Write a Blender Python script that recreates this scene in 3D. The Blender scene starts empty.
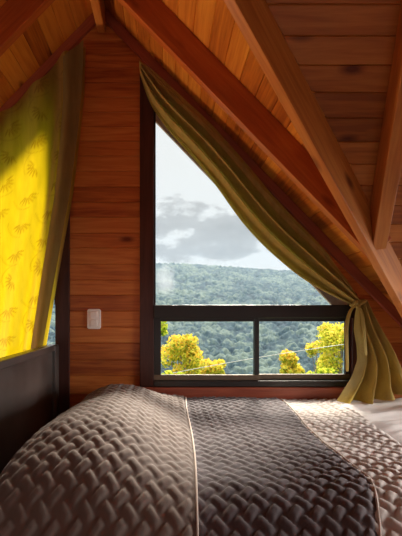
import bpy, bmesh, math, random
import numpy as np
from mathutils import Vector, Matrix, noise as mnoise

random.seed(7)
rng = np.random.default_rng(7)
sc = bpy.context.scene
COL = sc.collection
F, CU, CV, EYE, D = 390.0, 165.0, 312.0, 1.10, 2.36


def P(u, v, y):
    return Vector(((u - CU) * y / F, y, EYE - (v - CV) * y / F))


def X(u, y=D): return (u - CU) * y / F
def Z(v, y=D): return EYE - (v - CV) * y / F


# ------------------------------------------------------------------ materials
def new_mat(name):
    m = bpy.data.materials.new(name)
    m.use_nodes = True
    nt = m.node_tree
    nt.nodes.clear()
    out = nt.nodes.new('ShaderNodeOutputMaterial')
    return m, nt, out


def N(nt, kind, **kw):
    n = nt.nodes.new('ShaderNode' + kind)
    for k, v in kw.items():
        if k.startswith('i_'):
            n.inputs[k[2:].replace('_', ' ')].default_value = v
        else:
            setattr(n, k, v)
    return n


def ramp(nt, stops):
    r = nt.nodes.new('ShaderNodeValToRGB')
    e = r.color_ramp.elements
    while len(e) < len(stops):
        e.new(0.5)
    for el, (p, c) in zip(e, stops):
        el.position = p
        el.color = (*c, 1)
    return r


def wood(name, dark, mid, light, axis=0, rough=0.45, knots=True, spread=0.55, spec=0.35, scale=1.0):
    """grain runs along the given object axis; per-plank variation from the 'plank' attribute"""
    m, nt, out = new_mat(name)
    L = nt.links.new
    tc = N(nt, 'TexCoord')
    at = N(nt, 'Attribute', attribute_name='plank')
    off = N(nt, 'VectorMath', operation='SCALE')
    off.inputs[3].default_value = 37.0
    L(at.outputs['Color'], off.inputs[0])
    add = N(nt, 'VectorMath', operation='ADD')
    L(tc.outputs['Object'], add.inputs[0]); L(off.outputs[0], add.inputs[1])
    mp = N(nt, 'Mapping')
    s = [16.0 * scale] * 3
    s[axis] = 1.1 * scale
    mp.inputs['Scale'].default_value = s
    L(add.outputs[0], mp.inputs['Vector'])
    n1 = N(nt, 'TexNoise'); n1.inputs['Scale'].default_value = 1.6; n1.inputs['Detail'].default_value = 5
    n1.inputs['Distortion'].default_value = 1.4
    L(mp.outputs[0], n1.inputs['Vector'])
    n2 = N(nt, 'TexNoise'); n2.inputs['Scale'].default_value = 7; n2.inputs['Detail'].default_value = 3
    L(mp.outputs[0], n2.inputs['Vector'])
    mx = N(nt, 'Math', operation='MULTIPLY_ADD')
    L(n2.outputs[0], mx.inputs[0]); mx.inputs[1].default_value = 0.35
    L(n1.outputs[0], mx.inputs[2])
    # plank tone
    sx = N(nt, 'SeparateColor'); L(at.outputs['Color'], sx.inputs[0])
    mt = N(nt, 'Math', operation='MULTIPLY_ADD')
    L(sx.outputs[0], mt.inputs[0]); mt.inputs[1].default_value = spread; L(mx.outputs[0], mt.inputs[2])
    sb = N(nt, 'Math', operation='SUBTRACT'); L(mt.outputs[0], sb.inputs[0]); sb.inputs[1].default_value = 0.175 + spread / 2
    r = ramp(nt, [(0.18, dark), (0.5, mid), (0.82, light)])
    L(sb.outputs[0], r.inputs[0])
    col = r.outputs[0]
    if knots:
        mk = N(nt, 'Mapping'); ks = [6.5] * 3; ks[axis] = 2.6
        mk.inputs['Scale'].default_value = ks
        L(add.outputs[0], mk.inputs['Vector'])
        vo = N(nt, 'TexVoronoi'); vo.inputs['Scale'].default_value = 1.0
        L(mk.outputs[0], vo.inputs['Vector'])
        kr = ramp(nt, [(0.05, (1, 1, 1)), (0.16, (0, 0, 0))])
        L(vo.outputs['Distance'], kr.inputs[0])
        kc = N(nt, 'MixRGB', blend_type='MULTIPLY')
        kc.inputs[2].default_value = (0.3, 0.18, 0.14, 1)
        L(kr.outputs[0], kc.inputs[0]); L(col, kc.inputs[1])
        col = kc.outputs[0]
    b = N(nt, 'BsdfPrincipled')
    b.inputs['Roughness'].default_value = rough
    b.inputs['Specular IOR Level'].default_value = spec
    L(col, b.inputs['Base Color'])
    bp = N(nt, 'Bump'); bp.inputs['Strength'].default_value = 0.12; bp.inputs['Distance'].default_value = 0.004
    L(mx.outputs[0], bp.inputs['Height']); L(bp.outputs[0], b.inputs['Normal'])
    L(b.outputs[0], out.inputs[0])
    return m


def plain(name, color, rough=0.5, spec=0.5, metallic=0.0, var=0.15, scale=8.0, bump=0.0):
    m, nt, out = new_mat(name)
    L = nt.links.new
    tc = N(nt, 'TexCoord')
    n = N(nt, 'TexNoise'); n.inputs['Scale'].default_value = scale; n.inputs['Detail'].default_value = 4
    L(tc.outputs['Object'], n.inputs['Vector'])
    a = tuple(c * (1 - var) for c in color); c2 = tuple(min(1, c * (1 + var)) for c in color)
    r = ramp(nt, [(0.3, a), (0.7, c2)])
    L(n.outputs[0], r.inputs[0])
    b = N(nt, 'BsdfPrincipled')
    b.inputs['Roughness'].default_value = rough; b.inputs['Metallic'].default_value = metallic
    b.inputs['Specular IOR Level'].default_value = spec
    L(r.outputs[0], b.inputs['Base Color'])
    if bump:
        bp = N(nt, 'Bump'); bp.inputs['Strength'].default_value = bump; bp.inputs['Distance'].default_value = 0.003
        L(n.outputs[0], bp.inputs['Height']); L(bp.outputs[0], b.inputs['Normal'])
    L(b.outputs[0], out.inputs[0])
    return m


def cloth(name, color, trans, trans_fac, motif=None, weave=420.0, sheen=0.0):
    m, nt, out = new_mat(name)
    L = nt.links.new
    tc = N(nt, 'TexCoord')
    wv = N(nt, 'TexNoise'); wv.inputs['Scale'].default_value = 6.0; wv.inputs['Detail'].default_value = 5
    mp = N(nt, 'Mapping'); mp.inputs['Scale'].default_value = (6, 6, 1.2)
    L(tc.outputs['Object'], mp.inputs['Vector']); L(mp.outputs[0], wv.inputs['Vector'])
    c1 = ramp(nt, [(0.3, tuple(c * 0.85 for c in color)), (0.7, tuple(c * 1.15 for c in color))])
    c2 = ramp(nt, [(0.3, tuple(c * 0.9 for c in trans)), (0.7, tuple(min(1, c * 1.06) for c in trans))])
    L(wv.outputs[0], c1.inputs[0]); L(wv.outputs[0], c2.inputs[0])
    o1, o2 = c1.outputs[0], c2.outputs[0]
    if motif:
        at = N(nt, 'Attribute', attribute_name='motif')
        for k, o in enumerate((o1, o2)):
            mm = N(nt, 'MixRGB', blend_type='MULTIPLY'); mm.inputs[2].default_value = (*motif, 1)
            L(at.outputs['Fac'], mm.inputs[0]); L(o, mm.inputs[1])
            if k == 0: o1 = mm.outputs[0]
            else: o2 = mm.outputs[0]
    d = N(nt, 'BsdfPrincipled'); d.inputs['Roughness'].default_value = 0.6; d.inputs['Specular IOR Level'].default_value = 0.25
    d.inputs['Sheen Weight'].default_value = sheen
    L(o1, d.inputs['Base Color'])
    t = N(nt, 'BsdfTranslucent'); L(o2, t.inputs[0])
    mix = N(nt, 'MixShader'); mix.inputs[0].default_value = trans_fac
    L(d.outputs[0], mix.inputs[1]); L(t.outputs[0], mix.inputs[2])
    L(mix.outputs[0], out.inputs[0])
    return m


def glass_mat():
    m, nt, out = new_mat('window_glass')
    L = nt.links.new
    t = N(nt, 'BsdfTransparent'); t.inputs[0].default_value = (0.97, 0.98, 0.98, 1)
    g = N(nt, 'BsdfGlossy'); g.inputs['Roughness'].default_value = 0.02
    lw = N(nt, 'LayerWeight'); fr = N(nt, 'Math', operation='POWER'); fr.inputs[1].default_value = 5.0; L(lw.outputs['Facing'], fr.inputs[0])
    mul = N(nt, 'Math', operation='MULTIPLY'); mul.inputs[1].default_value = 0.6
    L(fr.outputs[0], mul.inputs[0])
    mx = N(nt, 'MixShader')
    L(mul.outputs[0], mx.inputs[0]); L(t.outputs[0], mx.inputs[1]); L(g.outputs[0], mx.inputs[2])
    L(mx.outputs[0], out.inputs[0])
    return m


M = {}
M['wall'] = wood('wall_boards', (0.28, 0.062, 0.015), (0.50, 0.15, 0.032), (0.62, 0.235, 0.055), axis=0, rough=0.42, spread=0.32)
M['deck_y'] = wood('ceiling_boards', (0.30, 0.08, 0.012), (0.54, 0.18, 0.024), (0.70, 0.30, 0.045), axis=1, rough=0.42)
M['deck_x'] = wood('roof_boards', (0.24, 0.066, 0.012), (0.40, 0.125, 0.022), (0.53, 0.19, 0.038), axis=0, rough=0.45)
M['beam'] = wood('rafter_wood', (0.28, 0.06, 0.014), (0.42, 0.10, 0.022), (0.54, 0.16, 0.035), axis=0, rough=0.42, spread=0.2)
M['beam_pale'] = wood('pale_rafter_wood', (0.34, 0.10, 0.02), (0.50, 0.175, 0.036), (0.62, 0.26, 0.06), axis=0, rough=0.42, spread=0.2)
M['trim'] = wood('red_trim_wood', (0.22, 0.05, 0.028), (0.33, 0.085, 0.045), (0.42, 0.13, 0.065), axis=0, rough=0.4, knots=False, spread=0.2)
M['frame'] = wood('dark_frame_wood', (0.030, 0.010, 0.007), (0.062, 0.020, 0.014), (0.09, 0.03, 0.022), axis=2, rough=0.38, knots=False, spread=0.1)
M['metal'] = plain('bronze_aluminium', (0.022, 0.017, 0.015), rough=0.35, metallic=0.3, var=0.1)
M['metal_lit'] = plain('lit_bronze_rail', (0.13, 0.095, 0.065), rough=0.35, metallic=0.5, var=0.1)  # paler copy of the bronze, its lit look put into the colour
M['head'] = plain('espresso_wood', (0.085, 0.068, 0.060), rough=0.36, spec=0.9, var=0.55, scale=3.2)  # uneven lighter tone in the base colour stands in for a sheen
M['floor'] = wood('floor_boards', (0.20, 0.07, 0.03), (0.32, 0.12, 0.05), (0.42, 0.18, 0.08), axis=0)
M['plastic'] = plain('white_plastic', (0.93, 0.89, 0.85), rough=0.35, var=0.03)
M['sheet'] = plain('white_sheet', (0.74, 0.70, 0.67), rough=0.85, spec=0.1, var=0.04)
M['mattress'] = plain('mattress_cover', (0.6, 0.57, 0.54), rough=0.9, var=0.05)
M['curtain'] = cloth('olive_curtain', (0.40, 0.295, 0.08), (0.66, 0.47, 0.08), 0.34, motif=(0.7, 0.66, 0.6), sheen=0.15)
M['curtain_y'] = cloth('yellow_curtain', (0.20, 0.14, 0.045), (0.90, 0.63, 0.006), 0.40, motif=(0.62, 0.50, 0.35))
M['hem'] = cloth('olive_hem', (0.20, 0.15, 0.05), (0.42, 0.30, 0.03), 0.25)
M['glass'] = glass_mat()
M['outside'] = plain('weathered_board', (0.55, 0.42, 0.38), rough=0.8, var=0.15, scale=20)
M['cable'] = plain('cable_rubber', (0.45, 0.45, 0.42), rough=0.6)


def quilt_mat(name, color, rough=0.8, sheen=0.3):
    m, nt, out = new_mat(name)
    L = nt.links.new
    tc = N(nt, 'TexCoord')
    n = N(nt, 'TexNoise'); n.inputs['Scale'].default_value = 5; n.inputs['Detail'].default_value = 5
    L(tc.outputs['Object'], n.inputs['Vector'])
    r = ramp(nt, [(0.3, tuple(c * 0.88 for c in color)), (0.7, tuple(c * 1.12 for c in color))])
    L(n.outputs[0], r.inputs[0])
    w = N(nt, 'TexNoise'); w.inputs['Scale'].default_value = 260; w.inputs['Detail'].default_value = 2
    L(tc.outputs['Object'], w.inputs['Vector'])
    bp = N(nt, 'Bump'); bp.inputs['Strength'].default_value = 0.25; bp.inputs['Distance'].default_value = 0.002
    L(w.outputs[0], bp.inputs['Height'])
    b = N(nt, 'BsdfPrincipled'); b.inputs['Roughness'].default_value = rough
    b.inputs['Specular IOR Level'].default_value = 0.25
    b.inputs['Sheen Weight'].default_value = sheen; b.inputs['Sheen Roughness'].default_value = 0.4
    L(r.outputs[0], b.inputs['Base Color']); L(bp.outputs[0], b.inputs['Normal'])
    L(b.outputs[0], out.inputs[0])
    return m


M['quilt_taupe'] = quilt_mat('taupe_quilt', (0.175, 0.135, 0.115))
M['quilt_plum'] = quilt_mat('plum_quilt', (0.098, 0.077, 0.081))
M['quilt_beige'] = quilt_mat('beige_quilt', (0.52, 0.46, 0.42))
M['piping'] = plain('pale_piping', (0.55, 0.46, 0.40), rough=0.8, var=0.05)


# ------------------------------------------------------------------ object helpers
def link(name, me, mat=None, parent=None):
    o = bpy.data.objects.new(name, me)
    COL.objects.link(o)
    if mat is not None:
        o.data.materials.append(mat)
    if parent is not None:
        o.parent = parent
    return o


def from_bm(name, bm, mat, parent=None, smooth=False):
    bmesh.ops.recalc_face_normals(bm, faces=bm.faces[:])
    me = bpy.data.meshes.new(name)
    bm.to_mesh(me); bm.free()
    if smooth:
        for p in me.polygons: p.use_smooth = True
    return link(name, me, mat, parent)


def tag(o, label, cat, group=None, kind=None):
    o['label'] = label; o['category'] = cat
    if group: o['group'] = group
    if kind: o['kind'] = kind
    return o


def struct(o, label=None):
    o['kind'] = 'structure'
    if label: o['label'] = label
    return o


def empty(name, loc):
    o = bpy.data.objects.new(name, None)
    o.empty_display_size = 0.1
    o.location = loc
    COL.objects.link(o)
    return o


def box(bm, x0, x1, y0, y1, z0, z1):
    vs = [bm.verts.new((x, y, z)) for x in (x0, x1) for y in (y0, y1) for z in (z0, z1)]
    for f in ((0, 1, 3, 2), (4, 6, 7, 5), (0, 4, 5, 1), (2, 3, 7, 6), (0, 2, 6, 4), (1, 5, 7, 3)):
        bm.faces.new([vs[i] for i in f])
    return vs


def box_obj(name, x0, x1, y0, y1, z0, z1, mat, parent=None, bevel=0.003, segs=2):
    """box whose origin is its own centre (in the parent's frame)"""
    c = Vector(((x0 + x1) / 2, (y0 + y1) / 2, (z0 + z1) / 2))
    bm = bmesh.new()
    box(bm, x0 - c.x, x1 - c.x, y0 - c.y, y1 - c.y, z0 - c.z, z1 - c.z)
    if bevel:
        bmesh.ops.bevel(bm, geom=bm.edges[:], offset=bevel, segments=segs, affect='EDGES', profile=0.5)
    o = from_bm(name, bm, mat, parent)
    o.location = c - (parent_world(parent) if parent else Vector())
    return o


def parent_world(p):
    w = Vector()
    while p is not None:
        w += p.location
        p = p.parent
    return w


def prism_xz(name, pts, y0, y1, mat, parent=None, bevel=0.003):
    """polygon in the x-z plane extruded along y"""
    cx = sum(p[0] for p in pts) / len(pts); cz = sum(p[1] for p in pts) / len(pts); cy = (y0 + y1) / 2
    bm = bmesh.new()
    a = [bm.verts.new((p[0] - cx, y0 - cy, p[1] - cz)) for p in pts]
    b = [bm.verts.new((p[0] - cx, y1 - cy, p[1] - cz)) for p in pts]
    bm.faces.new(a); bm.faces.new(list(reversed(b)))
    n = len(pts)
    for i in range(n):
        j = (i + 1) % n
        bm.faces.new((a[i], b[i], b[j], a[j]))
    bmesh.ops.recalc_face_normals(bm, faces=bm.faces[:])
    if bevel:
        bmesh.ops.bevel(bm, geom=bm.edges[:], offset=bevel, segments=2, affect='EDGES', profile=0.5)
    o = from_bm(name, bm, mat, parent)
    o.location = Vector((cx, cy, cz)) - (parent_world(parent) if parent else Vector())
    return o


def clip(poly, a, b, c):
    """keep a*x+b*y<=c"""
    out = []
    n = len(poly)
    for i in range(n):
        p, q = poly[i], poly[(i + 1) % n]
        dp, dq = a * p[0] + b * p[1] - c, a * q[0] + b * q[1] - c
        if dp <= 1e-9: out.append(p)
        if (dp < -1e-9 and dq > 1e-9) or (dp > 1e-9 and dq < -1e-9):
            t = dp / (dp - dq)
            out.append((p[0] + t * (q[0] - p[0]), p[1] + t * (q[1] - p[1])))
    return out


class Planks:
    """collects planks on a plane: origin + a*U + b*V, front towards Nn; grooves along the plank edges"""
    def __init__(self, O, U, V, Nn, thick=0.022, groove=0.0035):
        self.O, self.U, self.V, self.Nn = Vector(O), Vector(U).normalized(), Vector(V).normalized(), Vector(Nn).normalized()
        self.t, self.g = thick, groove
        self.v, self.f, self.c = [], [], []

    def add(self, poly, b0, b1, col):
        if len(poly) < 3: return
        area = abs(sum(poly[i][0] * poly[(i + 1) % len(poly)][1] - poly[(i + 1) % len(poly)][0] * poly[i][1] for i in range(len(poly)))) / 2
        if area < 2e-5: return
        g = self.g
        front = [(p[0], min(max(p[1], b0 + g), b1 - g)) for p in poly]
        n = len(poly); s = len(self.v)
        for pts, h in ((front, 0.0), (poly, -g * 1.4), (poly, -self.t)):
            for p in pts:
                self.v.append(self.O + self.U * p[0] + self.V * p[1] + self.Nn * h)
        fs = [list(range(s, s + n)), list(range(s + 3 * n - 1, s + 2 * n - 1, -1))]
        for k in (0, 1):
            for i in range(n):
                j = (i + 1) % n
                fs.append([s + k * n + i, s + (k + 1) * n + i, s + (k + 1) * n + j, s + k * n + j])
        self.f += fs
        self.c += [col] * (3 * n)

    def build(self, name, mat):
        me = bpy.data.meshes.new(name)
        me.from_pydata([tuple(v) for v in self.v], [], self.f)
        bm = bmesh.new(); bm.from_mesh(me)
        bmesh.ops.recalc_face_normals(bm, faces=bm.faces[:])
        bm.to_mesh(me); bm.free()
        a = me.attributes.new('plank', 'FLOAT_COLOR', 'POINT')
        a.data.foreach_set('color', np.array([(*c, 1) for c in self.c], dtype=np.float32).ravel())
        return link(name, me, mat)


def rc():
    return (random.random(), random.random(), random.random())


def beam(name, A, B, w, h, side, mat, label, group='exposed roof rafters', over=0.0, cat='beam'):
    """timber whose top centre line runs A->B; local x along it"""
    A, B = Vector(A), Vector(B)
    ax = (B - A).normalized()
    side = Vector(side); side = (side - ax * side.dot(ax)).normalized()
    up = ax.cross(side)
    if up.z < 0: side, up = -side, -up
    L = (B - A).length
    bm = bmesh.new()
    box(bm, -L / 2, L / 2, -w / 2, w / 2, -h, 0)
    bmesh.ops.bevel(bm, geom=bm.edges[:], offset=0.003, segments=2, affect='EDGES', profile=0.5)
    o = from_bm(name, bm, mat)
    me = o.data
    a = me.attributes.new('plank', 'FLOAT_COLOR', 'POINT')
    c = (0.5, random.random(), random.random(), 1)
    a.data.foreach_set('color', np.array([c] * len(me.vertices), dtype=np.float32).ravel())
    mtx = Matrix((ax, side, up)).transposed().to_4x4()
    mtx.translation = (A + B) / 2
    o.matrix_world = mtx
    tag(o, label, cat, group)
    return o


def grid_mesh(name, pts, mat, parent=None, attr=None, smooth=True, solid=0.0):
    """pts: (n, m, 3) array"""
    n, m = pts.shape[:2]
    me = bpy.data.meshes.new(name)
    idx = np.arange(n * m).reshape(n, m)
    quads = np.stack([idx[:-1, :-1], idx[1:, :-1], idx[1:, 1:], idx[:-1, 1:]], -1).reshape(-1, 4)
    loc = pts.reshape(-1, 3)
    c = loc.mean(0)
    me.from_pydata((loc - c).tolist(), [], quads.tolist())
    if smooth:
        me.polygons.foreach_set('use_smooth', np.ones(len(me.polygons), dtype=bool))
    if attr:
        for k, v in attr.items():
            a = me.attributes.new(k, 'FLOAT', 'POINT')
            a.data.foreach_set('value', v.astype(np.float32).ravel())
    o = link(name, me, mat, parent)
    o.location = Vector(c) - (parent_world(parent) if parent else Vector())
    if solid:
        md = o.modifiers.new('thickness', 'SOLIDIFY'); md.thickness = solid; md.offset = -1
    return o


def tube(name, pts, r, mat, parent=None, res=6, cyclic=False):
    cu = bpy.data.curves.new(name, 'CURVE'); cu.dimensions = '3D'
    cu.bevel_depth = r; cu.bevel_resolution = 2; cu.resolution_u = res
    pts = [Vector(p) for p in pts]
    c = sum(pts, Vector()) / len(pts)
    sp = cu.splines.new('NURBS'); sp.points.add(len(pts) - 1)
    for q, p in zip(sp.points, pts): q.co = (*(p - c), 1)
    sp.order_u = min(4, len(pts)); sp.use_endpoint_u = not cyclic; sp.use_cyclic_u = cyclic
    o = link(name, cu, mat, parent)
    # turn into a mesh
    dg = bpy.context.evaluated_depsgraph_get()
    me = bpy.data.meshes.new_from_object(o.evaluated_get(dg))
    o2 = bpy.data.objects.new(name, me); COL.objects.link(o2)
    bpy.data.objects.remove(o); bpy.data.curves.remove(cu)
    o2.name = name
    for p in me.polygons: p.use_smooth = True
    if parent is not None: o2.parent = parent
    o2.location = c - (parent_world(parent) if parent else Vector())
    return o2


def smoothstep(a, b, x):
    t = np.clip((x - a) / (b - a), 0, 1)
    return t * t * (3 - 2 * t)


def fnoise(x, y, seed=0, octaves=4):
    """cheap smooth value noise on arrays"""
    r = np.random.default_rng(seed)
    T = r.random((64, 64))
    out = np.zeros(np.broadcast(x, y).shape); amp = 1.0; tot = 0
    for _ in range(octaves):
        xi = np.floor(x).astype(int); yi = np.floor(y).astype(int)
        fx = x - xi; fy = y - yi
        fx = fx * fx * (3 - 2 * fx); fy = fy * fy * (3 - 2 * fy)
        a = T[xi % 64, yi % 64]; b = T[(xi + 1) % 64, yi % 64]; c = T[xi % 64, (yi + 1) % 64]; d = T[(xi + 1) % 64, (yi + 1) % 64]
        out = out + amp * ((a * (1 - fx) + b * fx) * (1 - fy) + (c * (1 - fx) + d * fx) * fy)
        tot += amp; amp *= 0.5; x = x * 2.03 + 11.3; y = y * 2.03 + 5.7
    return out / tot - 0.5


# ------------------------------------------------------------------ room shell
SL = 1.03                      # dormer roof slope
XA, ZA = -0.382, EYE + 1.85    # ridge of the dormer above the gable wall
MS = 1.46                      # slope of the main roof
MY, MZ = 1.76, EYE + 0.523     # a point of the main roof (y, z)
CS = math.hypot(1, SL)


def dormer_z(x): return ZA - SL * abs(x - XA)
def main_z(y): return MZ - MS * (y - MY)
def valley_y(x): return MY - (dormer_z(x) - MZ) / MS


XL, XR = -2.75, 2.15
WX0, WX1 = X(140), X(356)      # right window, outer frame
WZ0 = WZR = Z(386)
WZL = Z(424)                    # the left window reaches lower
WTL = Z(72)                    # top of the frame at its tall side
XC = X(105)                    # mirror axis of the two windows
LX1 = X(70)


def wtop(x): return WTL - SL * (x - WX0)


# gable wall boards
seams = [411, 394, 376, 360, 343, 327, 311, 295, 280, 264, 248, 233, 217, 202, 187, 171, 156, 141, 126.5, 112, 97, 82.7, 67.5, 54, 40, 26, 12.5, -1]
zs = [Z(v) for v in seams]
z = zs[0]
low = []
while z > 0.02:
    z -= 0.098
    low.append(max(z, 0.0))
zs = list(reversed(low)) + zs
wp = Planks((0, D, 0), (1, 0, 0), (0, 0, 1), (0, -1, 0), thick=0.05)
for k in range(len(zs) - 1):
    b0, b1 = zs[k], zs[k + 1]
    col = rc()

    def gable(p):
        p = clip(p, SL, 1, ZA + SL * XA + 0.01)
        return clip(p, -SL, 1, ZA - SL * XA + 0.01)

    def R(x0, x1): return [(x0, b0), (x1, b0), (x1, b1), (x0, b1)]
    wp.add(gable(R(LX1, WX0)), b0, b1, col)
    for sgn in (1, -1):
        def mir(p): return p if sgn > 0 else [(2 * XC - q[0], q[1]) for q in reversed(p)]
        end = XR if sgn > 0 else 2 * XC - XL
        # strip above the window head
        p = clip(R(WX0, WX1), -SL, -1, -(WTL + SL * WX0))
        wp.add(gable(mir(p)), b0, b1, col)
        # below the window
        p = clip(R(WX0, WX1), 0, 1, WZR if sgn > 0 else WZL)
        wp.add(gable(mir(p)), b0, b1, col)
        # beyond the window
        wp.add(gable(mir(R(WX1, end))), b0, b1, col)
struct(wp.build('wall_back', M['wall']), 'red-brown horizontal plank gable wall between the two windows')

# dormer ceiling boards (run front to back)
YO = 2.56                      # roof overhang outside
bw = 0.1055
for sgn in (1, -1):
    U = Vector((0, 1, 0)); V = Vector((sgn, 0, -SL)).normalized()
    Nn = Vector((-sgn * SL, 0, -1)).normalized()
    pl = Planks((XA, 0, ZA), U, V, Nn, thick=0.03)
    for k in range(0, 36):
        b0, b1 = k * bw, (k + 1) * bw
        x0, x1 = abs(b0 / CS), abs(b1 / CS)
        y0, y1 = valley_y(XA + x0), valley_y(XA + x1)
        pl.add([(y0, b0), (max(YO, y0), b0), (max(YO, y1), b1), (y1, b1)] if y1 < YO else [], b0, b1, rc())
    struct(pl.build('ceiling', M['deck_y']), 'orange ceiling boards of the %s roof slope' % ('right' if sgn > 0 else 'left'))

# main roof boards (run left to right)
mc = math.hypot(1, MS)
U = Vector((1, 0, 0)); V = Vector((0, 1, -MS)).normalized(); Nn = Vector((0, -MS, -1)).normalized()
RY = -0.05                     # main ridge
O = Vector((0, RY, main_z(RY)))
pl = Planks(O, U, V, Nn, thick=0.03)
mw = 0.0905
for k in range(0, 60):
    b0, b1 = k * mw - 0.012, (k + 1) * mw - 0.012
    y0, y1 = RY + b0 / mc, RY + b1 / mc
    if y0 > D + 0.1: break
    yr = valley_y(XA)
    s = (D - yr) / 1.0
    for sg in (1, -1):
        col = rc()
        def xv(y):
            return XA if y <= yr else XA + sg * (y - yr) * (MS / SL)
        far = 2.6 if sg > 0 else -2.9
        p = [(xv(y0), b0), (far, b0), (far, b1), (xv(y1), b1)]
        if abs(xv(y1)) > abs(far): continue
        pl.add(p if sg > 0 else list(reversed(p)), b0, b1, col)
struct(pl.build('ceiling', M['deck_x']), 'dark orange boards of the main roof running left to right')

# back slope of the main roof behind the camera, floor and side walls
bm = bmesh.new(); box(bm, -2.9, 2.6, -2.4, 2.42, -0.06, 0.0)
struct(from_bm('floor', bm, M['floor']))
pl = Planks((0, RY, main_z(RY)), (1, 0, 0), (0, -1, -MS), (0, MS, -1), thick=0.03)
for k in range(0, 34):
    b0, b1 = k * 0.12, (k + 1) * 0.12
    if RY - b1 / mc < -2.4: break
    pl.add([(-2.9, b0), (2.6, b0), (2.6, b1), (-2.9, b1)], b0, b1, rc())
struct(pl.build('ceiling', M['deck_x']))
for nm, xx in (('wall_left', -2.78), ('wall_right', 2.40)):
    pl = Planks((xx, 0, 0), (0, 1, 0), (0, 0, 1), (1 if xx < 0 else -1, 0, 0), thick=0.04)
    for k in range(0, 46):
        b0, b1 = k * 0.1, (k + 1) * 0.1
        if b1 > main_z(RY): break
        h = (main_z(RY) - b1) / MS
        if nm == 'wall_right' and 0.55 < b0 < 1.35:        # unseen gap made to let in the added side light
            col = rc()
            pl.add([(-min(h, 2.0), b0), (0.75, b0), (0.75, b1), (-min(h, 2.0), b1)], b0, b1, col)
            pl.add([(1.75, b0), (max(1.76, min(D, h)), b0), (max(1.76, min(D, h)), b1), (1.75, b1)], b0, b1, col)
            continue
        pl.add([(-min(h, 2.0) + 0 * RY, b0), (min(D, h), b0), (min(D, h), b1), (-min(h, 2.0), b1)], b0, b1, rc())
    struct(pl.build(nm, M['deck_y']))

# trims: boards that cover the joint of wall and ceiling
for sgn, nm in ((1, 'trim_1'), (-1, 'trim_2')):
    a = Vector((XA + sgn * 0.02, D - 0.011, ZA - SL * 0.02)); L = 2.9
    b = a + Vector((sgn, 0, -SL)).normalized() * L
    o = beam(nm, a, b, 0.022, 0.055, (0, 1, 0), M['trim'], '', group=None)
    for k in ('label', 'category', 'group'):
        if k in o: del o[k]
    struct(o, 'narrow red board along the joint of plank wall and %s ceiling slope' % ('right' if sgn > 0 else 'left'))
# outside barge boards at the roof overhang
for sgn, nm in ((1, 'trim_3'), (-1, 'trim_4')):
    a = Vector((XA, YO, ZA + 0.03)); b = a + Vector((sgn, 0, -SL)).normalized() * 2.9
    o = beam(nm, a, b, 0.025, 0.10, (0, 1, 0), M['outside'], '', group=None)
    for k in ('label', 'category', 'group'):
        if k in o: del o[k]
    struct(o, 'pale barge board outside under the %s roof edge' % ('right' if sgn > 0 else 'left'))
# window board under the right window
o = box_obj('trim_5', WX0 - 0.01, WX1 + 0.05, D - 0.03, D + 0.02, Z(399), Z(386.5), M['trim'], bevel=0.004)
struct(o, 'red wooden sill board under the window')


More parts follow.
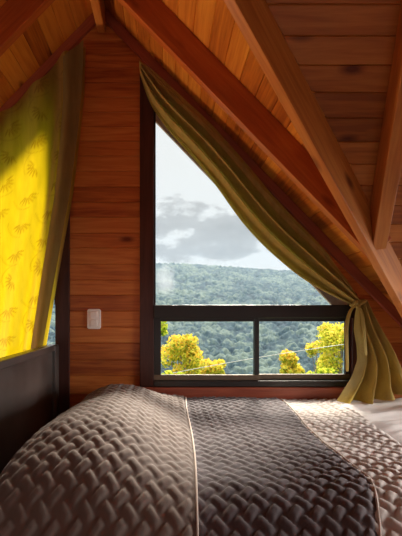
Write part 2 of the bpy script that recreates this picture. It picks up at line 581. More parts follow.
# ------------------------------------------------------------------ windows
def window(name, mirror):
    def mx(x): return 2 * XC - x if mirror else x
    WZ0 = WZL if mirror else WZR
    root = empty(name, (mx((WX0 + WX1) / 2), D, WZ0))
    struct(root, 'triangular topped window in the %s half of the gable wall' % ('left' if mirror else 'right'))

    def poly(pts): return [(mx(p[0]), p[1]) for p in pts]
    y0, y1 = D - 0.02, D + 0.05
    fw = X(154) - WX0
    sb = Z(374)
    # jambs and head of dark wood
    prism_xz('jamb', poly([(WX0, WZ0), (WX0 + fw, WZ0), (WX0 + fw, wtop(WX0 + fw)), (WX0, wtop(WX0))]), y0, y1, M['frame'], root)
    prism_xz('jamb', poly([(WX1 - 0.03, WZ0), (WX1, WZ0), (WX1, wtop(WX1)), (WX1 - 0.03, wtop(WX1 - 0.03))]), y0, y1, M['frame'], root)
    hd = 0.075
    prism_xz('head_frame', poly([(WX0 + fw, wtop(WX0 + fw) - hd), (WX1 - 0.03, wtop(WX1 - 0.03) - hd), (WX1 - 0.03, wtop(WX1 - 0.03)), (WX0 + fw, wtop(WX0 + fw))]), y0 + 0.01, y1, M['frame'], root)
    # weathered board outside along the slope
    yb = D + 0.09
    def zl(x): return Z(121, yb) - 1.04 * (x - X(155, yb))
    prism_xz('outer_board', poly([(WX0, zl(WX0)), (WX1, zl(WX1)), (WX1, wtop(WX1) - 0.02), (WX0, wtop(WX0) - 0.02)]), yb, yb + 0.02, M['outside'], root)
    # transom, black metal
    if not mirror: prism_xz('transom', poly([(WX0 + fw, Z(318)), (WX1 - 0.03, Z(318)), (WX1 - 0.03, Z(305)), (WX0 + fw, Z(305))]), D - 0.03, y1, M['metal'], root)
    prism_xz('bottom_rail', poly([(WX0 + fw, WZ0), (WX1 - 0.03, WZ0), (WX1 - 0.03, WZ0 + 0.036), (WX0 + fw, WZ0 + 0.036)]), D - 0.025, y1, M['metal'], root)
    # fixed pane with a thin metal bead
    g = 0.006
    xa, xb = WX0 + fw, WX1 - 0.03
    zg = WZ0 + 0.036 if mirror else Z(305)
    xe = min(xb, WX0 + (WTL - hd - zg) / SL)
    prism_xz('glass_pane', poly([(xa, zg), (xe, zg), (xe, max(zg + 0.001, wtop(xe) - hd)), (xa, wtop(xa) - hd)]), D + 0.018, D + 0.023, M['glass'], root, bevel=0)
    prism_xz('glazing_bead', poly([(xa, Z(305)), (xa + 0.010, Z(305)), (xa + 0.010, wtop(xa) - hd), (xa, wtop(xa) - hd)]), D, D + 0.03, M['metal'], root, bevel=0.001)
    if mirror: return root
    # two sliding sashes
    zt, zb = Z(318), Z(380)
    ms = X(256.5)
    for k, (a, b, yo) in enumerate(((xa, ms + 0.014, 0.0), (ms - 0.014, xb, 0.022))):
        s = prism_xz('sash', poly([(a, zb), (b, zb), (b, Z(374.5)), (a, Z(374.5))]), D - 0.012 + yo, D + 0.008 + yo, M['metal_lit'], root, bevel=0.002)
        w0 = 0.042 if k == 0 else 0.026
        w1 = 0.026 if k == 0 else 0.03
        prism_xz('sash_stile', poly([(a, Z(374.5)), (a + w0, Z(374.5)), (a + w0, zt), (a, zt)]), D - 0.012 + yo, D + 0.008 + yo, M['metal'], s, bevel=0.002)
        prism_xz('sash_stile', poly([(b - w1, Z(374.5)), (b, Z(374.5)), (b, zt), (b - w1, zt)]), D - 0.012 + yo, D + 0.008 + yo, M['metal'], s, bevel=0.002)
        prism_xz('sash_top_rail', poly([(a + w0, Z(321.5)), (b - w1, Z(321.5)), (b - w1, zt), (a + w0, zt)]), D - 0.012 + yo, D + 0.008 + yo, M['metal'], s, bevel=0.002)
        prism_xz('glass_pane', poly([(a + w0, Z(374.5)), (b - w1, Z(374.5)), (b - w1, Z(321.5)), (a + w0, Z(321.5))]), D - 0.004 + yo, D + 0.0 + yo, M['glass'], s, bevel=0)
    return root


window('window_1', False)
window('window_2', True)

# ------------------------------------------------------------------ timbers
dn = Vector((1, 0, -SL)).normalized()
ry = 1.868
beam('roof_rafter', (XA, ry, ZA), (1.075, ry, dormer_z(1.075)), 0.045, 0.130, (0, 1, 0), M['beam'],
     'broad red rafter slanting across the ceiling above the window, pale lower edge')
beam('roof_rafter', (XA, ry, ZA), (2 * XA - 1.075, ry, dormer_z(1.075)), 0.045, 0.130, (0, 1, 0), M['beam'],
     'rafter at the top left corner, above the yellow curtain')
# valley beam between dormer and main roof
va = Vector((XA + 0.42, valley_y(XA + 0.42), dormer_z(XA + 0.42)))
vb = Vector((1.70, valley_y(1.70), dormer_z(1.70)))
vd = (vb - va).normalized()
sd = Vector((vd.y, -vd.x, 0)).normalized()
o = beam('valley_beam', va - sd * 0.019, vb - sd * 0.019, 0.038, 0.148, sd, M['beam_pale'],
         'long pale valley beam running down to the right wall where two ceilings meet', group='exposed roof rafters')
# jack rafter on the main roof
ja = Vector((0.995, 1.885, main_z(1.885))); jb = Vector((0.765, 1.0, main_z(1.0)))
beam('roof_rafter', jb, ja, 0.065, 0.09, (1, 0, 0), M['beam_pale'],
     'short steep rafter at the right edge, meeting the long pale beam')
# ridge beam
beam('ridge_beam', (XA + 0.002, 0.9, ZA - 0.02), (XA + 0.002, D - 0.02, ZA - 0.02), 0.046, 0.155, (1, 0, 0), M['beam_pale'],
     'narrow ridge beam hanging at the peak above the plank wall', group='exposed roof rafters')


# ------------------------------------------------------------------ light switch
sw = empty('light_switch', P(94.2, 329, D))
tag(sw, 'white plastic double rocker light switch on the plank wall', 'light switch')
hw, zz0, zz1 = 0.041, Z(329), Z(309)
sx = X(94.2)
plate = box_obj('cover_plate', sx - hw, sx + hw, D - 0.012, D, zz0, zz1, M['plastic'], sw, bevel=0)
bm = bmesh.new(); bm.from_mesh(plate.data)
ed = [e for e in bm.edges if abs(e.verts[0].co.x - e.verts[1].co.x) < 1e-5 and abs(e.verts[0].co.z - e.verts[1].co.z) < 1e-5]
bmesh.ops.bevel(bm, geom=ed, offset=0.013, segments=5, affect='EDGES', profile=0.5)
fe = [e for e in bm.edges if e.verts[0].co.y < 0 and e.verts[1].co.y < 0]
bmesh.ops.bevel(bm, geom=fe, offset=0.003, segments=2, affect='EDGES', profile=0.5)
bm.to_mesh(plate.data); bm.free()
for zc in (Z(314.6), Z(322.6)):
    r = box_obj('rocker', sx - 0.021, sx + 0.021, D - 0.019, D - 0.010, zc - 0.0185, zc + 0.0185, M['plastic'], sw, bevel=0.003)
    r.rotation_euler.x = math.radians(10)

# ------------------------------------------------------------------ bed
HX = -0.64
bed = empty('bed', (0.35, 1.55, 0.0))
tag(bed, 'bed with dark espresso wooden headboard below the yellow curtain', 'bed')
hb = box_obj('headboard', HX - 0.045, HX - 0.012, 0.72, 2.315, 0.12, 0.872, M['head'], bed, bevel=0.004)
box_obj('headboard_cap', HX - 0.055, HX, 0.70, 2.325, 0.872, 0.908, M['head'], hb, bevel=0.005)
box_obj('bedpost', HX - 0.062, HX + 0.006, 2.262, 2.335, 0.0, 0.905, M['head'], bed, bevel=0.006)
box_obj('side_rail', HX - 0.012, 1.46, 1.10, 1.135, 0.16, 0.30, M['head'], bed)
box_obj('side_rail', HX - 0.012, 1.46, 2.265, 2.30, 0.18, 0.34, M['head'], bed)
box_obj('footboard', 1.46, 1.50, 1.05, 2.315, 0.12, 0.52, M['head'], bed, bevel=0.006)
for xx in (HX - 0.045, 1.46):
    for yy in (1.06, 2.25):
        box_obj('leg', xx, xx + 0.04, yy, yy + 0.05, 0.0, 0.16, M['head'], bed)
box_obj('mattress', -0.36, 1.44, 1.12, 2.26, 0.30, 0.515, M['mattress'], bed, bevel=0.04, segs=4)


def bedz(x, y):
    """height of the made bed's top, before the quilting"""
    base = 0.572 + 0.004 * smoothstep(1.6, 2.25, y)
    base = base + 0.016 * fnoise(x * 3.1 + 9, y * 3.1 + 4, 3, 2)
    xs_ = x + 0.06 * (1 - smoothstep(1.2, 2.0, y))
    pil = smoothstep(-0.57, -0.27, xs_) * (1 - smoothstep(-0.24, 0.17, x)) * smoothstep(0.95, 1.35, y) * (1 - 0.6 * smoothstep(2.12, 2.33, y))
    base = base + 0.140 * pil * (1 - 0.25 * smoothstep(1.5, 2.1, y)) + 0.02 * pil * fnoise(x * 5 + 2, y * 4 + 1, 5, 2)
    # falls away at the head end and at the near side
    base = base - 0.24 * (1 - smoothstep(-0.61, -0.38, xs_)) ** 1.2
    e = np.clip((1.18 - y) / 0.22, 0, None)
    base = base - 0.13 * e ** 2.0
    return base


def weave(x, y, P_=0.042, w=0.0245):
    """over-and-under lattice of padded strips running at 45 degrees, fine ribs in the gaps"""
    c = math.sqrt(0.5)
    p = (x + y) * c; q = (y - x) * c
    j = np.round(q / P_); i = np.round(p / P_)
    def prof(t): return np.clip(1 - np.abs(2 * t / w) ** 3.5, 0, 1) ** 0.5
    def over(t): return np.clip(0.5 + 0.85 * np.cos(np.pi * t), 0, 1)
    h1 = prof(q - j * P_) * (0.12 + 0.88 * over(p / P_ + j))
    h2 = prof(p - i * P_) * (0.12 + 0.88 * over(q / P_ + i + 1))
    ribs = 0.22 * np.abs(np.sin(p * np.pi / 0.0085))
    return np.maximum(np.maximum(h1, h2), ribs)


def quilt(name, xr, yr, lift, mat, label, amp=0.0095, wob=None, res=0.0045, piping=None, tilt=0.0, group=None):
    x0, x1 = xr; y0, y1 = yr
    nx = int((x1 - x0) / res) + 1; ny = int((y1 - y0) / res) + 1
    gx, gy = np.meshgrid(np.linspace(0, 1, nx), np.linspace(y0, y1, ny), indexing='ij')
    L0 = x0 + (wob[0](gy) if wob and wob[0] else 0)
    R0 = x1 + (wob[1](gy) if wob and wob[1] else 0)
    xx = L0 + (R0 - L0) * gx
    zz = bedz(xx, gy) + lift
    am = amp * (0.75 + 0.9 * (fnoise(xx * 4, gy * 4, 12, 2) + 0.25))
    edge = smoothstep(0, 0.02, (1 - gx) * (R0 - L0)) * (0.25 + 0.75)
    zz = zz + am * weave(xx + 0.012 * fnoise(xx * 5, gy * 5, 21, 2), gy + 0.012 * fnoise(xx * 5 + 7, gy * 5, 22, 2)) * edge
    zz = zz + 0.010 * fnoise(xx * 9, gy * 9, 33, 2)
    zz = zz - 0.004 * (1 - smoothstep(0, 0.03, (1 - gx) * (R0 - L0)))
    pts = np.stack([xx, gy, zz], -1)
    o = grid_mesh(name, pts, mat, solid=0.006)
    tag(o, label, 'quilt', group)
    if piping is not None:
        rows = [Vector(pts[-1, k]) + Vector((0.001, 0, 0.005)) for k in range(0, ny, 5)]
        tube('piping', rows, 0.0035, M['piping'], o, res=3)
    return o


# smooth sheet over the whole bed
nx, ny = 170, 130
gx, gy = np.meshgrid(np.linspace(-0.40, 1.55, nx), np.linspace(1.0, 2.315, ny), indexing='ij')
zz = bedz(gx, gy) - 0.012
right = smoothstep(0.85, 1.05, gx)
zz = zz + right * (0.020 + 0.030 * fnoise(gx * 2.4 + gy * 5.0, gy * 13 - gx * 5, 8, 3) + 0.006 * np.sin(gy * 34 - gx * 9 + 3 * fnoise(gx * 3, gy * 3, 4, 2)))
zz = zz - 0.25 * smoothstep(1.46, 1.58, gx)
sh = grid_mesh('bed_sheet', np.stack([gx, gy, zz], -1), M['sheet'], solid=0.003)
tag(sh, 'smooth white wrinkled sheet at the right end of the bed below the tied curtain', 'sheet')


def wl(a, b, c=0.0, f=7.0, ph=0.0):
    return lambda y: a + b * (y - 1.6) + c * np.sin(f * y + ph)


quilt('quilt', (0.48, 0.96), (0.84, 2.312), 0.003, M['quilt_beige'], 'pale beige woven-pattern quilt layer between the dark quilt and the white sheet',
      wob=(None, wl(0.0, 0.10, 0.008)), piping=None)
quilt('quilt', (0.06, 0.645), (0.84, 2.312), 0.010, M['quilt_plum'], 'dark plum-grey woven-pattern quilt across the middle of the bed',
      wob=(None, lambda y: 0.045 * (y - 1.6) + 0.012 * np.sin(6 * y + 1.0) - 0.42 * np.clip(1.22 - y, 0, None) ** 1.15), piping=True)
quilt('quilt', (-0.632, 0.105), (0.84, 2.318), 0.020, M['quilt_taupe'], 'taupe woven-pattern quilt pulled over the pillow mound beside the headboard',
      wob=(None, wl(0.0, 0.03, 0.006, 5.0, 0.5)), piping=True)


# ------------------------------------------------------------------ curtains
def interp(cps, t):
    c = np.array(cps, dtype=float)
    d = np.concatenate([[0], np.cumsum(np.hypot(*np.diff(c, axis=0).T))]); d /= d[-1]
    # smooth by a small moving average
    tt = np.linspace(0, 1, 200)
    xs, ys = np.interp(tt, d, c[:, 0]), np.interp(tt, d, c[:, 1])
    k = np.ones(17) / 17
    pad = 8
    xs2 = np.convolve(np.concatenate([2 * xs[0] - xs[pad:0:-1], xs, 2 * xs[-1] - xs[-2:-pad - 2:-1]]), k, 'valid')
    ys2 = np.convolve(np.concatenate([2 * ys[0] - ys[pad:0:-1], ys, 2 * ys[-1] - ys[-2:-pad - 2:-1]]), k, 'valid')
    return np.interp(t, tt, xs2), np.interp(t, tt, ys2)


def to_world(u, v, y):
    """plane lay-out of the cloth: positions on the wall plane, then moved to depth y without scaling"""
    return np.stack([(u - CU) * 2.28 / F, y, EYE - (v - CV) * 2.28 / F], -1)


def motif_field(a, b, tile=0.17, seed=4):
    """embroidered leaf sprays: fans of curved leaves drawn in outline, on cloth coordinates in metres"""
    out = np.zeros_like(a)
    ia = np.floor(a / tile).astype(int)
    for da in (-1, 0, 1):
        for db in (-1, 0, 1):
            i = ia + da
            bb = b / tile + 0.5 * np.mod(i, 2)
            j = np.floor(bb).astype(int) + db
            h = np.mod(np.sin(i * 12.9898 + j * 78.233 + seed) * 43758.5453, 1.0)
            x = a / tile - i - 0.5 - 0.2 * (h - 0.5)
            y = bb - j - 0.5
            ang = np.arctan2(x, y) + (h - 0.5) * 2.6
            r = np.hypot(x, y)
            R = 0.40
            ph = ang / 0.42
            off = np.abs(ph - np.round(ph)) * 0.42 * np.maximum(r, 0.05)
            wd = 0.030 * np.sin(np.pi * np.clip((r - 0.07) / (R - 0.07), 0, 1)) ** 0.7
            fan = (np.abs(ph) < 3.5) & (r > 0.07) & (r < R)
            out = np.maximum(out, np.where(fan, np.clip((wd - off) / 0.012 + 0.5, 0, 1), 0))
            stem = np.exp(-((r - 0.46 - 0.05 * ang) / 0.016) ** 2) * (np.abs(ang - 0.9) < 0.9)
            out = np.maximum(out, 0.7 * stem)
    return np.clip(out, 0, 1)


# left: drawn across its window
na, nb = 230, 300
A, B = np.meshgrid(np.linspace(0, 1, na), np.linspace(0, 1, nb), indexing='ij')
tu = 84 - 190 * A
tv = 40 + (84 - tu) * 0.93 + 3 * np.sin(A * 40)
bu_ = 44 - 150 * A
bv_ = 425.0
vv = tv + (bv_ - tv) * B
rv = np.array([38, 90, 130, 190, 240, 290, 343, 430]); ru = np.array([84, 82.5, 78.5, 71, 62, 53, 44, 33])
redge = np.interp(vv, rv, ru)
u = redge - (84 - tu) * (1 - 0.10 * B)
dep = 2.275 + 0.016 * np.sin(A * 46 + 1.0 + 1.5 * B) * (0.35 + 0.65 * B) + 0.012 * np.sin(A * 21 + 0.6) + 0.006 * fnoise(A * 9, B * 4, 2, 3)
dep = dep - 0.03 * np.exp(-((A - 0.09) / 0.03) ** 2)
dep = dep + 0.045 * np.exp(-(A / 0.02) ** 2)
mot = motif_field((84 - tu) / 165.0 + 0.02 * np.sin(B * 9), vv / 165.0)
lc = empty('curtain', P(-20, 420, 2.28))
tag(lc, 'bright yellow leaf-patterned curtain drawn across the left window', 'curtain')
grid_mesh('curtain_panel', to_world(u, vv, dep), M['curtain_y'], lc, attr={'motif': mot * 0.8})

# doubled hem along its right edge
A, B = np.meshgrid(np.linspace(0, 1, 26), np.linspace(0, 1, 160), indexing='ij')
vv = 43 + (425 - 43) * B
re_ = np.interp(vv, rv, ru)
hw_ = 20 - 10 * B
u = re_ + 0.8 - hw_ * A
vv = vv + 0.9 * hw_ * A * (1 - B)
dep = 2.246 + 0.007 * np.sin(A * np.pi * 1.6 + 0.8 + 2 * B) + 0.004 * fnoise(A * 2, B * 9, 3, 2)
grid_mesh('hem', to_world(u, vv, dep), M['hem'], lc)

# right: swept aside along the roof slope and tied
rcu = empty('curtain', P(360, 396, 2.26))
tag(rcu, 'olive green curtain swept along the sloping ceiling and tied beside the right window', 'curtain')
up = [(139, 58), (152, 66), (180, 92), (210, 119), (240, 152), (270, 188), (300, 222), (325, 247), (345, 275), (358, 297), (361, 303)]
lo = [(139.5, 70), (148, 97), (158, 114), (170, 130), (200, 164), (218, 188), (232, 210), (248, 231), (266, 250), (290, 271), (312, 286), (334, 297), (352, 304), (356, 306)]
S, T = np.meshgrid(np.linspace(0, 1, 220), np.linspace(0, 1, 110), indexing='ij')
uu, uv = interp(up, S); lu, lv = interp(lo, S)
T2 = T + 0.02 * np.sin(T * 2 * np.pi * 5) * (1 - S)
u = uu + (lu - uu) * T2; v = uv + (lv - uv) * T2
fold = np.sin(2 * np.pi * (3.4 * T ** 1.25 + 0.35 * S) + 0.7) * 0.050 + np.sin(2 * np.pi * (8.2 * T + 0.8 * S)) * 0.014
env = np.clip(0.35 + 1.1 * S, 0, 1) * (1 - 0.45 * smoothstep(0.88, 1, S))
dep = 2.300 + fold * env * (0.3 + 0.7 * smoothstep(0, 0.35, T)) - 0.05 * S * np.sin(np.pi * T) + 0.012 * fnoise(S * 12, T * 5, 6, 3)
dep = np.minimum(dep + 0.02 * smoothstep(0.93, 1.0, T), 2.335)
grid_mesh('swag', to_world(u, v, dep), M['curtain'], rcu, attr={'motif': motif_field(S * 2.0, T * 0.9) * 0.35})

le = [(355, 302), (352, 315), (351, 330), (354, 346), (355, 360), (349, 376), (333, 399)]
ri = [(362, 300), (367, 311), (374, 326), (383, 344), (392, 362), (402, 380), (416, 389)]
S, T = np.meshgrid(np.linspace(0, 1, 130), np.linspace(0, 1, 110), indexing='ij')
lu, lv = interp(le, S); ru_, rv_ = interp(ri, S)
u = lu + (ru_ - lu) * T; v = lv + (rv_ - lv) * T
v = v + 3.0 * np.sin(np.pi * T) * smoothstep(0.6, 1, S)
fold = np.sin(2 * np.pi * (3.6 * T ** 0.9 + 0.25 * S * np.sin(2 * T)) + 2.2) * 0.055 + np.sin(2 * np.pi * (6.1 * T - 0.2 * S)) * 0.016
dep = 2.235 - 0.03 * S + fold * (0.3 + 0.7 * smoothstep(0, 0.7, S)) + 0.012 * fnoise(S * 5, T * 7, 9, 3)
grid_mesh('skirt', to_world(u, v, dep), M['curtain'], rcu, attr={'motif': motif_field(S * 0.6, T * 0.7) * 0.3})
# tie band, knot and two hanging straps
c = P(358, 303, 2.24)
ring = [c + Vector((0.033 * math.cos(t), 0.05 * math.sin(t), 0.014 * math.cos(t))) for t in np.linspace(0, 2 * math.pi, 12, endpoint=False)]
tube('tie_band', ring, 0.010, M['curtain'], rcu, cyclic=True)
kn = P(356.5, 304, 2.17)
loop = [kn + Vector((0.014 * math.cos(t), 0.010 * math.sin(2 * t), 0.016 * math.sin(t))) for t in np.linspace(0, 2 * math.pi, 9, endpoint=False)]
tube('knot', loop, 0.008, M['curtain'], rcu, cyclic=True)


def strap(pts, y, w):
    rows = []
    for i, (a, b) in enumerate(pts):
        p = P(a, b, y)
        rows.append([p + Vector((-w / 2, 0.004 * math.sin(i), 0)), p + Vector((0, -0.003, 0)), p + Vector((w / 2, 0.004 * math.cos(i), 0))])
    o = grid_mesh('tie_strap', np.array(rows, dtype=float), M['curtain'], rcu, attr={'motif': np.zeros((len(rows), 3))}, solid=0.004)
    md = o.modifiers.new('smooth', 'SUBSURF'); md.levels = 2; md.render_levels = 2


strap([(356, 305), (351, 309), (348, 318), (346, 328), (346.5, 340), (347, 352), (347.5, 362), (347.5, 372)], 2.15, 0.022)
strap([(357, 305), (361, 309), (363, 318), (363.5, 330), (364.5, 342), (366, 356)], 2.13, 0.022)

# ------------------------------------------------------------------ outdoors
# wooded hillside across the valley
nx, ny = 700, 430
gs, gy = np.meshgrid(np.linspace(-0.68, 0.74, nx), 34 * (330 / 34) ** np.linspace(0, 1, ny), indexing='ij')
gx = gs * gy
ridge = 300 * (0.108 + 0.010 * np.sin(gx / 60 + 1.9) - 0.006 * smoothstep(0, 120, gx) + 0.006 * fnoise(gx / 60, gy * 0, 15, 3))
t = (gy - 30) / 270
hz = -34 + (ridge + 34) * np.clip(t, 0, 1) ** 1.15
hz = hz - np.clip(gy - 300, 0, None) * 0.5
hz = hz + 9 * fnoise(gx / 38 + 2, gy / 60, 17, 3) * np.clip(np.sin(np.pi * np.clip(t, 0, 1)), 0, 1)
# crowns: rounded domes on a jittered lattice
def crowns(x, y, cell, seed):
    r = np.random.default_rng(seed); J = r.random((128, 128, 3))
    i0 = np.floor(x / cell).astype(int); j0 = np.floor(y / cell).astype(int)
    best = np.zeros_like(x); tone = np.zeros_like(x)
    for di in (-1, 0, 1):
        for dj in (-1, 0, 1):
            i, j = i0 + di, j0 + dj
            jit = J[i % 128, j % 128]
            dx = x / cell - (i + jit[..., 0]); dy = y / cell - (j + jit[..., 1])
            h = np.clip(1 - (dx * dx + dy * dy) / 0.75, 0, 1) ** 0.6 * (0.6 + 0.6 * jit[..., 2])
            tone = np.where(h > best, jit[..., 2], tone)
            best = np.maximum(best, h)
    return best, tone
cr, tone = crowns(gx, gy, 3.0, 31)
cr2, tone2 = crowns(gx, gy, 1.4, 32)
hz = hz + EYE + 1.9 * cr + 1.0 * cr2 + 0.8 * fnoise(gx * 0.9, gy * 0.9, 41, 2)
m, nt, out = new_mat('forest_canopy')
at = N(nt, 'Attribute', attribute_name='tone')
r = ramp(nt, [(0.15, (0.006, 0.015, 0.020)), (0.5, (0.024, 0.046, 0.050)), (0.85, (0.10, 0.13, 0.10))])  # bluish cast of the haze is mixed into the canopy colours
nt.links.new(at.outputs['Fac'], r.inputs[0])
b = N(nt, 'BsdfPrincipled'); b.inputs['Roughness'].default_value = 0.9; b.inputs['Specular IOR Level'].default_value = 0.1
nt.links.new(r.outputs[0], b.inputs['Base Color']); nt.links.new(b.outputs[0], out.inputs[0])
hill = grid_mesh('forested_hillside', np.stack([gx, gy, hz], -1), m, attr={'tone': np.clip(0.45 * tone + 0.35 * tone2 + 0.10 + 0.8 * fnoise(gx / 9, gy / 9, 43, 3) + 0.5 * fnoise(gx * 1.3, gy * 1.3, 44, 2), 0, 1)}, smooth=True)
tag(hill, 'hazy forested hillside across the valley outside the window', 'hillside', kind='stuff')

# valley haze
def volume(name, x0, x1, y0, y1, z0, z1, density, color, label, cat, soft=False):
    m, nt, out = new_mat(name)
    v = N(nt, 'VolumePrincipled')
    v.inputs['Color'].default_value = (*color, 1)
    v.inputs['Density'].default_value = density
    v.inputs['Anisotropy'].default_value = 0.0
    if soft:
        tc = N(nt, 'TexCoord')
        ln = N(nt, 'VectorMath', operation='LENGTH'); nt.links.new(tc.outputs['Object'], ln.inputs[0])
        no = N(nt, 'TexNoise'); no.inputs['Scale'].default_value = 2.2; no.inputs['Detail'].default_value = 3
        nt.links.new(tc.outputs['Object'], no.inputs['Vector'])
        s = N(nt, 'Math', operation='MULTIPLY_ADD'); nt.links.new(no.outputs[0], s.inputs[0]); s.inputs[1].default_value = 0.9; nt.links.new(ln.outputs['Value'], s.inputs[2])
        mr = N(nt, 'MapRange'); mr.inputs['From Min'].default_value = 0.5; mr.inputs['From Max'].default_value = 1.35
        mr.inputs['To Min'].default_value = density; mr.inputs['To Max'].default_value = 0.0
        nt.links.new(s.outputs[0], mr.inputs['Value']); nt.links.new(mr.outputs[0], v.inputs['Density'])
    nt.links.new(v.outputs[0], out.inputs['Volume'])
    bm = bmesh.new()
    if soft:
        bmesh.ops.create_icosphere(bm, subdivisions=3, radius=1.0)
    else:
        box(bm, x0, x1, y0, y1, z0, z1)
    o = from_bm(name, bm, m)
    if soft:
        o.location = ((x0 + x1) / 2, (y0 + y1) / 2, (z0 + z1) / 2)
        o.scale = ((x1 - x0) / 2, (y1 - y0) / 2, (z1 - z0) / 2)
    tag(o, label, cat, kind='stuff')
    return o


volume('valley_haze', -200, 250, 45, 290, -60, 45, 0.0008, (0.50, 0.74, 1.0), 'bluish haze in the valley in front of the forested hillside', 'haze')

volume('mist_patch', -6.5, 6.5, 172, 188, 6.0, 25.0, 0.10, (0.95, 0.97, 1.0), 'wisp of white mist on the wooded hillside beside the left window jamb', 'mist', soft=True)

# trees below the house
def leaf_mat(name, stops):
    m, nt, out = new_mat(name)
    at = N(nt, 'Attribute', attribute_name='tone')
    r = ramp(nt, stops)
    nt.links.new(at.outputs['Fac'], r.inputs[0])
    d = N(nt, 'BsdfDiffuse'); t = N(nt, 'BsdfTranslucent'); mx = N(nt, 'MixShader'); mx.inputs[0].default_value = 0.5
    nt.links.new(r.outputs[0], d.inputs[0]); nt.links.new(r.outputs[0], t.inputs[0])
    nt.links.new(d.outputs[0], mx.inputs[1]); nt.links.new(t.outputs[0], mx.inputs[2])
    nt.links.new(mx.outputs[0], out.inputs[0])
    return m


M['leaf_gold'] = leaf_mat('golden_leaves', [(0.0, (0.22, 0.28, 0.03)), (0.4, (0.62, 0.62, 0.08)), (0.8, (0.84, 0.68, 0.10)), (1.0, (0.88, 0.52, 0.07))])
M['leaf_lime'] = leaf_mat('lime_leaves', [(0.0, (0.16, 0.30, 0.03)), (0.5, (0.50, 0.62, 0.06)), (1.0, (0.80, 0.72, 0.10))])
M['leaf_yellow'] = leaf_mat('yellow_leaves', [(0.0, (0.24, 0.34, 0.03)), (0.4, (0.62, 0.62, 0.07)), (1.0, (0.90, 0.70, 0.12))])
M['bark'] = plain('grey_bark', (0.20, 0.16, 0.12), rough=0.9, scale=14, bump=0.3)


def tree(u, v_top, v_bot, wpx, y, mat, label, name='leafy_tree', n=2600, leaf=0.075, lobes=9, seed=1, group='trees outside the window'):
    r = np.random.default_rng(seed)
    cx = (u - CU) * y / F; zt = EYE - (v_top - CV) * y / F; zb = EYE - (v_bot - CV) * y / F
    rx = wpx * y / F / 2; rz = (zt - zb) / 2; cz = (zt + zb) / 2
    ground = zb - 3.4
    root = empty(name, (cx, y, ground))
    tag(root, label, 'tree', group)
    # lobes on an egg-shaped crown
    L = []
    for k in range(lobes):
        a = r.uniform(0, 2 * np.pi); h = r.uniform(-0.75, 0.72)
        rr = math.sqrt(max(0, 1 - h * h)) * r.uniform(0.35, 0.72)
        L.append((rr * math.cos(a) * rx, rr * math.sin(a) * rx, h * rz * 0.85 + 0.05 * rz, r.uniform(0.30, 0.48) * min(rx, rz)))
    L.append((0, 0, rz * 0.55, 0.42 * min(rx, rz)))
    vs, fs, tn = [], [], []
    for k in range(n):
        lb = L[r.integers(len(L))]
        d = r.normal(size=3); d /= np.linalg.norm(d)
        rad = lb[3] * r.uniform(0.6, 1.08)
        c = np.array([lb[0], lb[1], lb[2]]) + d * rad
        nrm = d + r.normal(size=3) * 0.6; nrm /= np.linalg.norm(nrm)
        t1 = np.cross(nrm, r.normal(size=3)); t1 /= np.linalg.norm(t1); t2 = np.cross(nrm, t1)
        s = leaf * r.uniform(0.6, 1.3)
        i = len(vs)
        for (p, q) in ((-1, 0), (0, -0.5), (1, 0), (0, 0.5)):
            vs.append(c + (t1 * p + t2 * q) * s)
        fs.append((i, i + 1, i + 2, i + 3))
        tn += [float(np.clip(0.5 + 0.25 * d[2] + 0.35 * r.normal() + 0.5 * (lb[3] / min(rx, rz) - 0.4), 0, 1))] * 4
    me = bpy.data.meshes.new('foliage')
    me.from_pydata([tuple(q) for q in vs], [], fs)
    a = me.attributes.new('tone', 'FLOAT', 'POINT'); a.data.foreach_set('value', np.array(tn, dtype=np.float32))
    o = link('foliage', me, mat, root); o.location = (0, 0, cz - ground)
    # trunk and boughs
    bm = bmesh.new()
    def limb(p0, p1, r0, r1):
        p0, p1 = Vector(p0), Vector(p1); ax = (p1 - p0).normalized(); s = ax.orthogonal().normalized(); t = ax.cross(s)
        ra = [bm.verts.new(p0 + (s * math.cos(q) + t * math.sin(q)) * r0) for q in np.linspace(0, 2 * math.pi, 8, endpoint=False)]
        rb = [bm.verts.new(p1 + (s * math.cos(q) + t * math.sin(q)) * r1) for q in np.linspace(0, 2 * math.pi, 8, endpoint=False)]
        for q in range(8): bm.faces.new((ra[q], ra[(q + 1) % 8], rb[(q + 1) % 8], rb[q]))
        bm.faces.new(rb)
    tr = 0.06 * max(rx, 0.6)
    fork = (0, 0, cz - ground - 0.75 * rz)
    limb((0, 0, 0), fork, tr * 1.4, tr)
    for lb in L[:7] + L[-1:]:
        limb(fork, (lb[0], lb[1], cz - ground + lb[2]), tr * 0.7, tr * 0.15)
    from_bm('trunk', bm, M['bark'], root, smooth=True)


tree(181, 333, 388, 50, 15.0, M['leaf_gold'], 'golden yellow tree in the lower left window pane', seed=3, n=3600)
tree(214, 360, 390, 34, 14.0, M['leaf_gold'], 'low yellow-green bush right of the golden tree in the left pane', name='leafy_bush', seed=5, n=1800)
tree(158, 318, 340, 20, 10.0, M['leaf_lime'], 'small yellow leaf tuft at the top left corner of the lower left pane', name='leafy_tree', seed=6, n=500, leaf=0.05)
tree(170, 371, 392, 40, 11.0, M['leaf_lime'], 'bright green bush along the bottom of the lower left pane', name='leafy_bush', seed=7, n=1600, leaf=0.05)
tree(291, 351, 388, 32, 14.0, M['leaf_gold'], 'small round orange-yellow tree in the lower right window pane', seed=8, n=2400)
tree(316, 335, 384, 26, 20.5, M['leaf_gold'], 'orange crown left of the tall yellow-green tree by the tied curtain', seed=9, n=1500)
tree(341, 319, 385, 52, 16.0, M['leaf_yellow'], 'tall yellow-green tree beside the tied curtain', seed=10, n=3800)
tree(322, 368, 392, 62, 12.0, M['leaf_lime'], 'low bright green bush along the bottom of the lower right pane', name='leafy_bush', seed=11, n=2200, leaf=0.055)

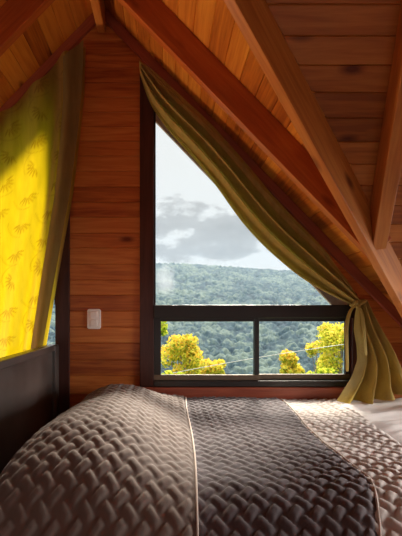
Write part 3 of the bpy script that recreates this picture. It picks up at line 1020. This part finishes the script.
# cable
cb = []
for t in np.linspace(-0.6, 1.5, 14):
    uu_ = 213 + (350 - 213) * t; vv_ = 365.5 - 22 * t + 3 * (t * (t - 1))
    cb.append(P(uu_, vv_, 12.5))
tag(tube('power_cable', cb, 0.011, M['cable']), 'thin pale cable crossing in front of the trees outside', 'cable')

# ground outside under the trees
bm = bmesh.new()
gxx = np.linspace(-14, 18, 33); gyy = np.linspace(3.4, 40, 38)
vg = [[bm.verts.new((x, y, -3.3 - 0.20 * (y - 6) + 0.25 * mnoise.noise(Vector((x * 0.5, y * 0.5, 0))))) for y in gyy] for x in gxx]
for i in range(len(gxx) - 1):
    for j in range(len(gyy) - 1):
        bm.faces.new((vg[i][j], vg[i + 1][j], vg[i + 1][j + 1], vg[i][j + 1]))
g = from_bm('ground', bm, plain('grassy_ground', (0.10, 0.15, 0.03), rough=0.95, var=0.4, scale=1.5), smooth=True)
struct(g, 'grassy slope outside below the window')

# ------------------------------------------------------------------ sky and lights
w = bpy.data.worlds.new('sky'); sc.world = w; w.use_nodes = True
nt = w.node_tree; nt.nodes.clear(); Lk = nt.links.new
out = nt.nodes.new('ShaderNodeOutputWorld')
bg = nt.nodes.new('ShaderNodeBackground')
tc = N(nt, 'TexCoord')
sp = N(nt, 'SeparateXYZ'); Lk(tc.outputs['Generated'], sp.inputs[0])
mp = N(nt, 'Mapping'); mp.inputs['Scale'].default_value = (1.0, 1.0, 1.9); mp.inputs['Location'].default_value = (0.35, 0.0, 0.12)
Lk(tc.outputs['Generated'], mp.inputs['Vector'])
no = N(nt, 'TexNoise'); no.inputs['Scale'].default_value = 3.6; no.inputs['Detail'].default_value = 6; no.inputs['Roughness'].default_value = 0.58
Lk(mp.outputs[0], no.inputs['Vector'])
# cloud bank lies between about 7 and 17 degrees of elevation
bank = ramp(nt, [(0.118, (0, 0, 0)), (0.150, (1, 1, 1)), (0.21, (0.9, 0.9, 0.9)), (0.29, (0.1, 0.1, 0.1))])
Lk(sp.outputs['Z'], bank.inputs[0])
cl = N(nt, 'Math', operation='MULTIPLY_ADD'); Lk(bank.outputs[0], cl.inputs[0]); cl.inputs[1].default_value = 0.16; Lk(no.outputs[0], cl.inputs[2])
cr_ = ramp(nt, [(0.585, (0.92, 0.92, 0.90)), (0.635, (0.60, 0.595, 0.58)), (0.78, (0.48, 0.475, 0.465))])
Lk(cl.outputs[0], cr_.inputs[0])
# overcast sky grows brighter overhead
zr = N(nt, 'MapRange'); zr.inputs['From Min'].default_value = 0.5; zr.inputs['From Max'].default_value = 0.95
zr.inputs['To Min'].default_value = 1.0; zr.inputs['To Max'].default_value = 5.0
Lk(sp.outputs['Z'], zr.inputs['Value'])
Lk(cr_.outputs[0], bg.inputs[0]); Lk(zr.outputs[0], bg.inputs[1])
Lk(bg.outputs[0], out.inputs[0])

# sun behind thin cloud, high over the valley
sun = bpy.data.lights.new('sun', 'SUN'); sun.energy = 11.0; sun.color = (1.0, 0.90, 0.76); sun.angle = math.radians(18)
so = bpy.data.objects.new('sun', sun); COL.objects.link(so)
so.rotation_euler = Vector((-0.19, -0.70, -0.69)).to_track_quat('-Z', 'Y').to_euler()
# warm fill light added out of view at the left; no lamp stands there
lp = bpy.data.lights.new('warm_fill', 'POINT'); lp.energy = 95.0; lp.color = (1.0, 0.72, 0.45); lp.shadow_soft_size = 0.2
lo_ = bpy.data.objects.new('warm_fill', lp); COL.objects.link(lo_); lo_.location = (-2.25, 1.93, 0.75)

# fill light added outside the right wall, shining through the gap cut for it
al = bpy.data.lights.new('side_fill', 'AREA'); al.energy = 17.0; al.color = (1.0, 0.97, 0.93)
al.shape = 'RECTANGLE'; al.size = 1.0; al.size_y = 0.7; al.spread = math.radians(85)
ao = bpy.data.objects.new('side_fill', al); COL.objects.link(ao)
ao.location = (2.60, 1.25, 1.00); ao.rotation_euler = Vector((-1, 0.10, -0.42)).to_track_quat('-Z', 'Y').to_euler()

# ------------------------------------------------------------------ camera
cam = bpy.data.cameras.new('camera'); co = bpy.data.objects.new('camera', cam); COL.objects.link(co)
cam.sensor_fit = 'VERTICAL'; cam.sensor_height = 36; cam.lens = F / 536 * 36
cam.shift_x = (201 - CU) / 536; cam.shift_y = (CV - 268) / 536
cam.clip_end = 1000; cam.clip_start = 0.02
co.location = (0, 0, EYE); co.rotation_euler = (math.pi / 2, 0, 0)
sc.camera = co
sc.cycles.max_bounces = 10; sc.cycles.diffuse_bounces = 5; sc.cycles.transparent_max_bounces = 12
sc.view_settings.view_transform = 'Standard'; sc.view_settings.look = 'None'
sc.view_settings.exposure = 0.0; sc.view_settings.gamma = 1.0; sc.view_settings.use_curve_mapping = False
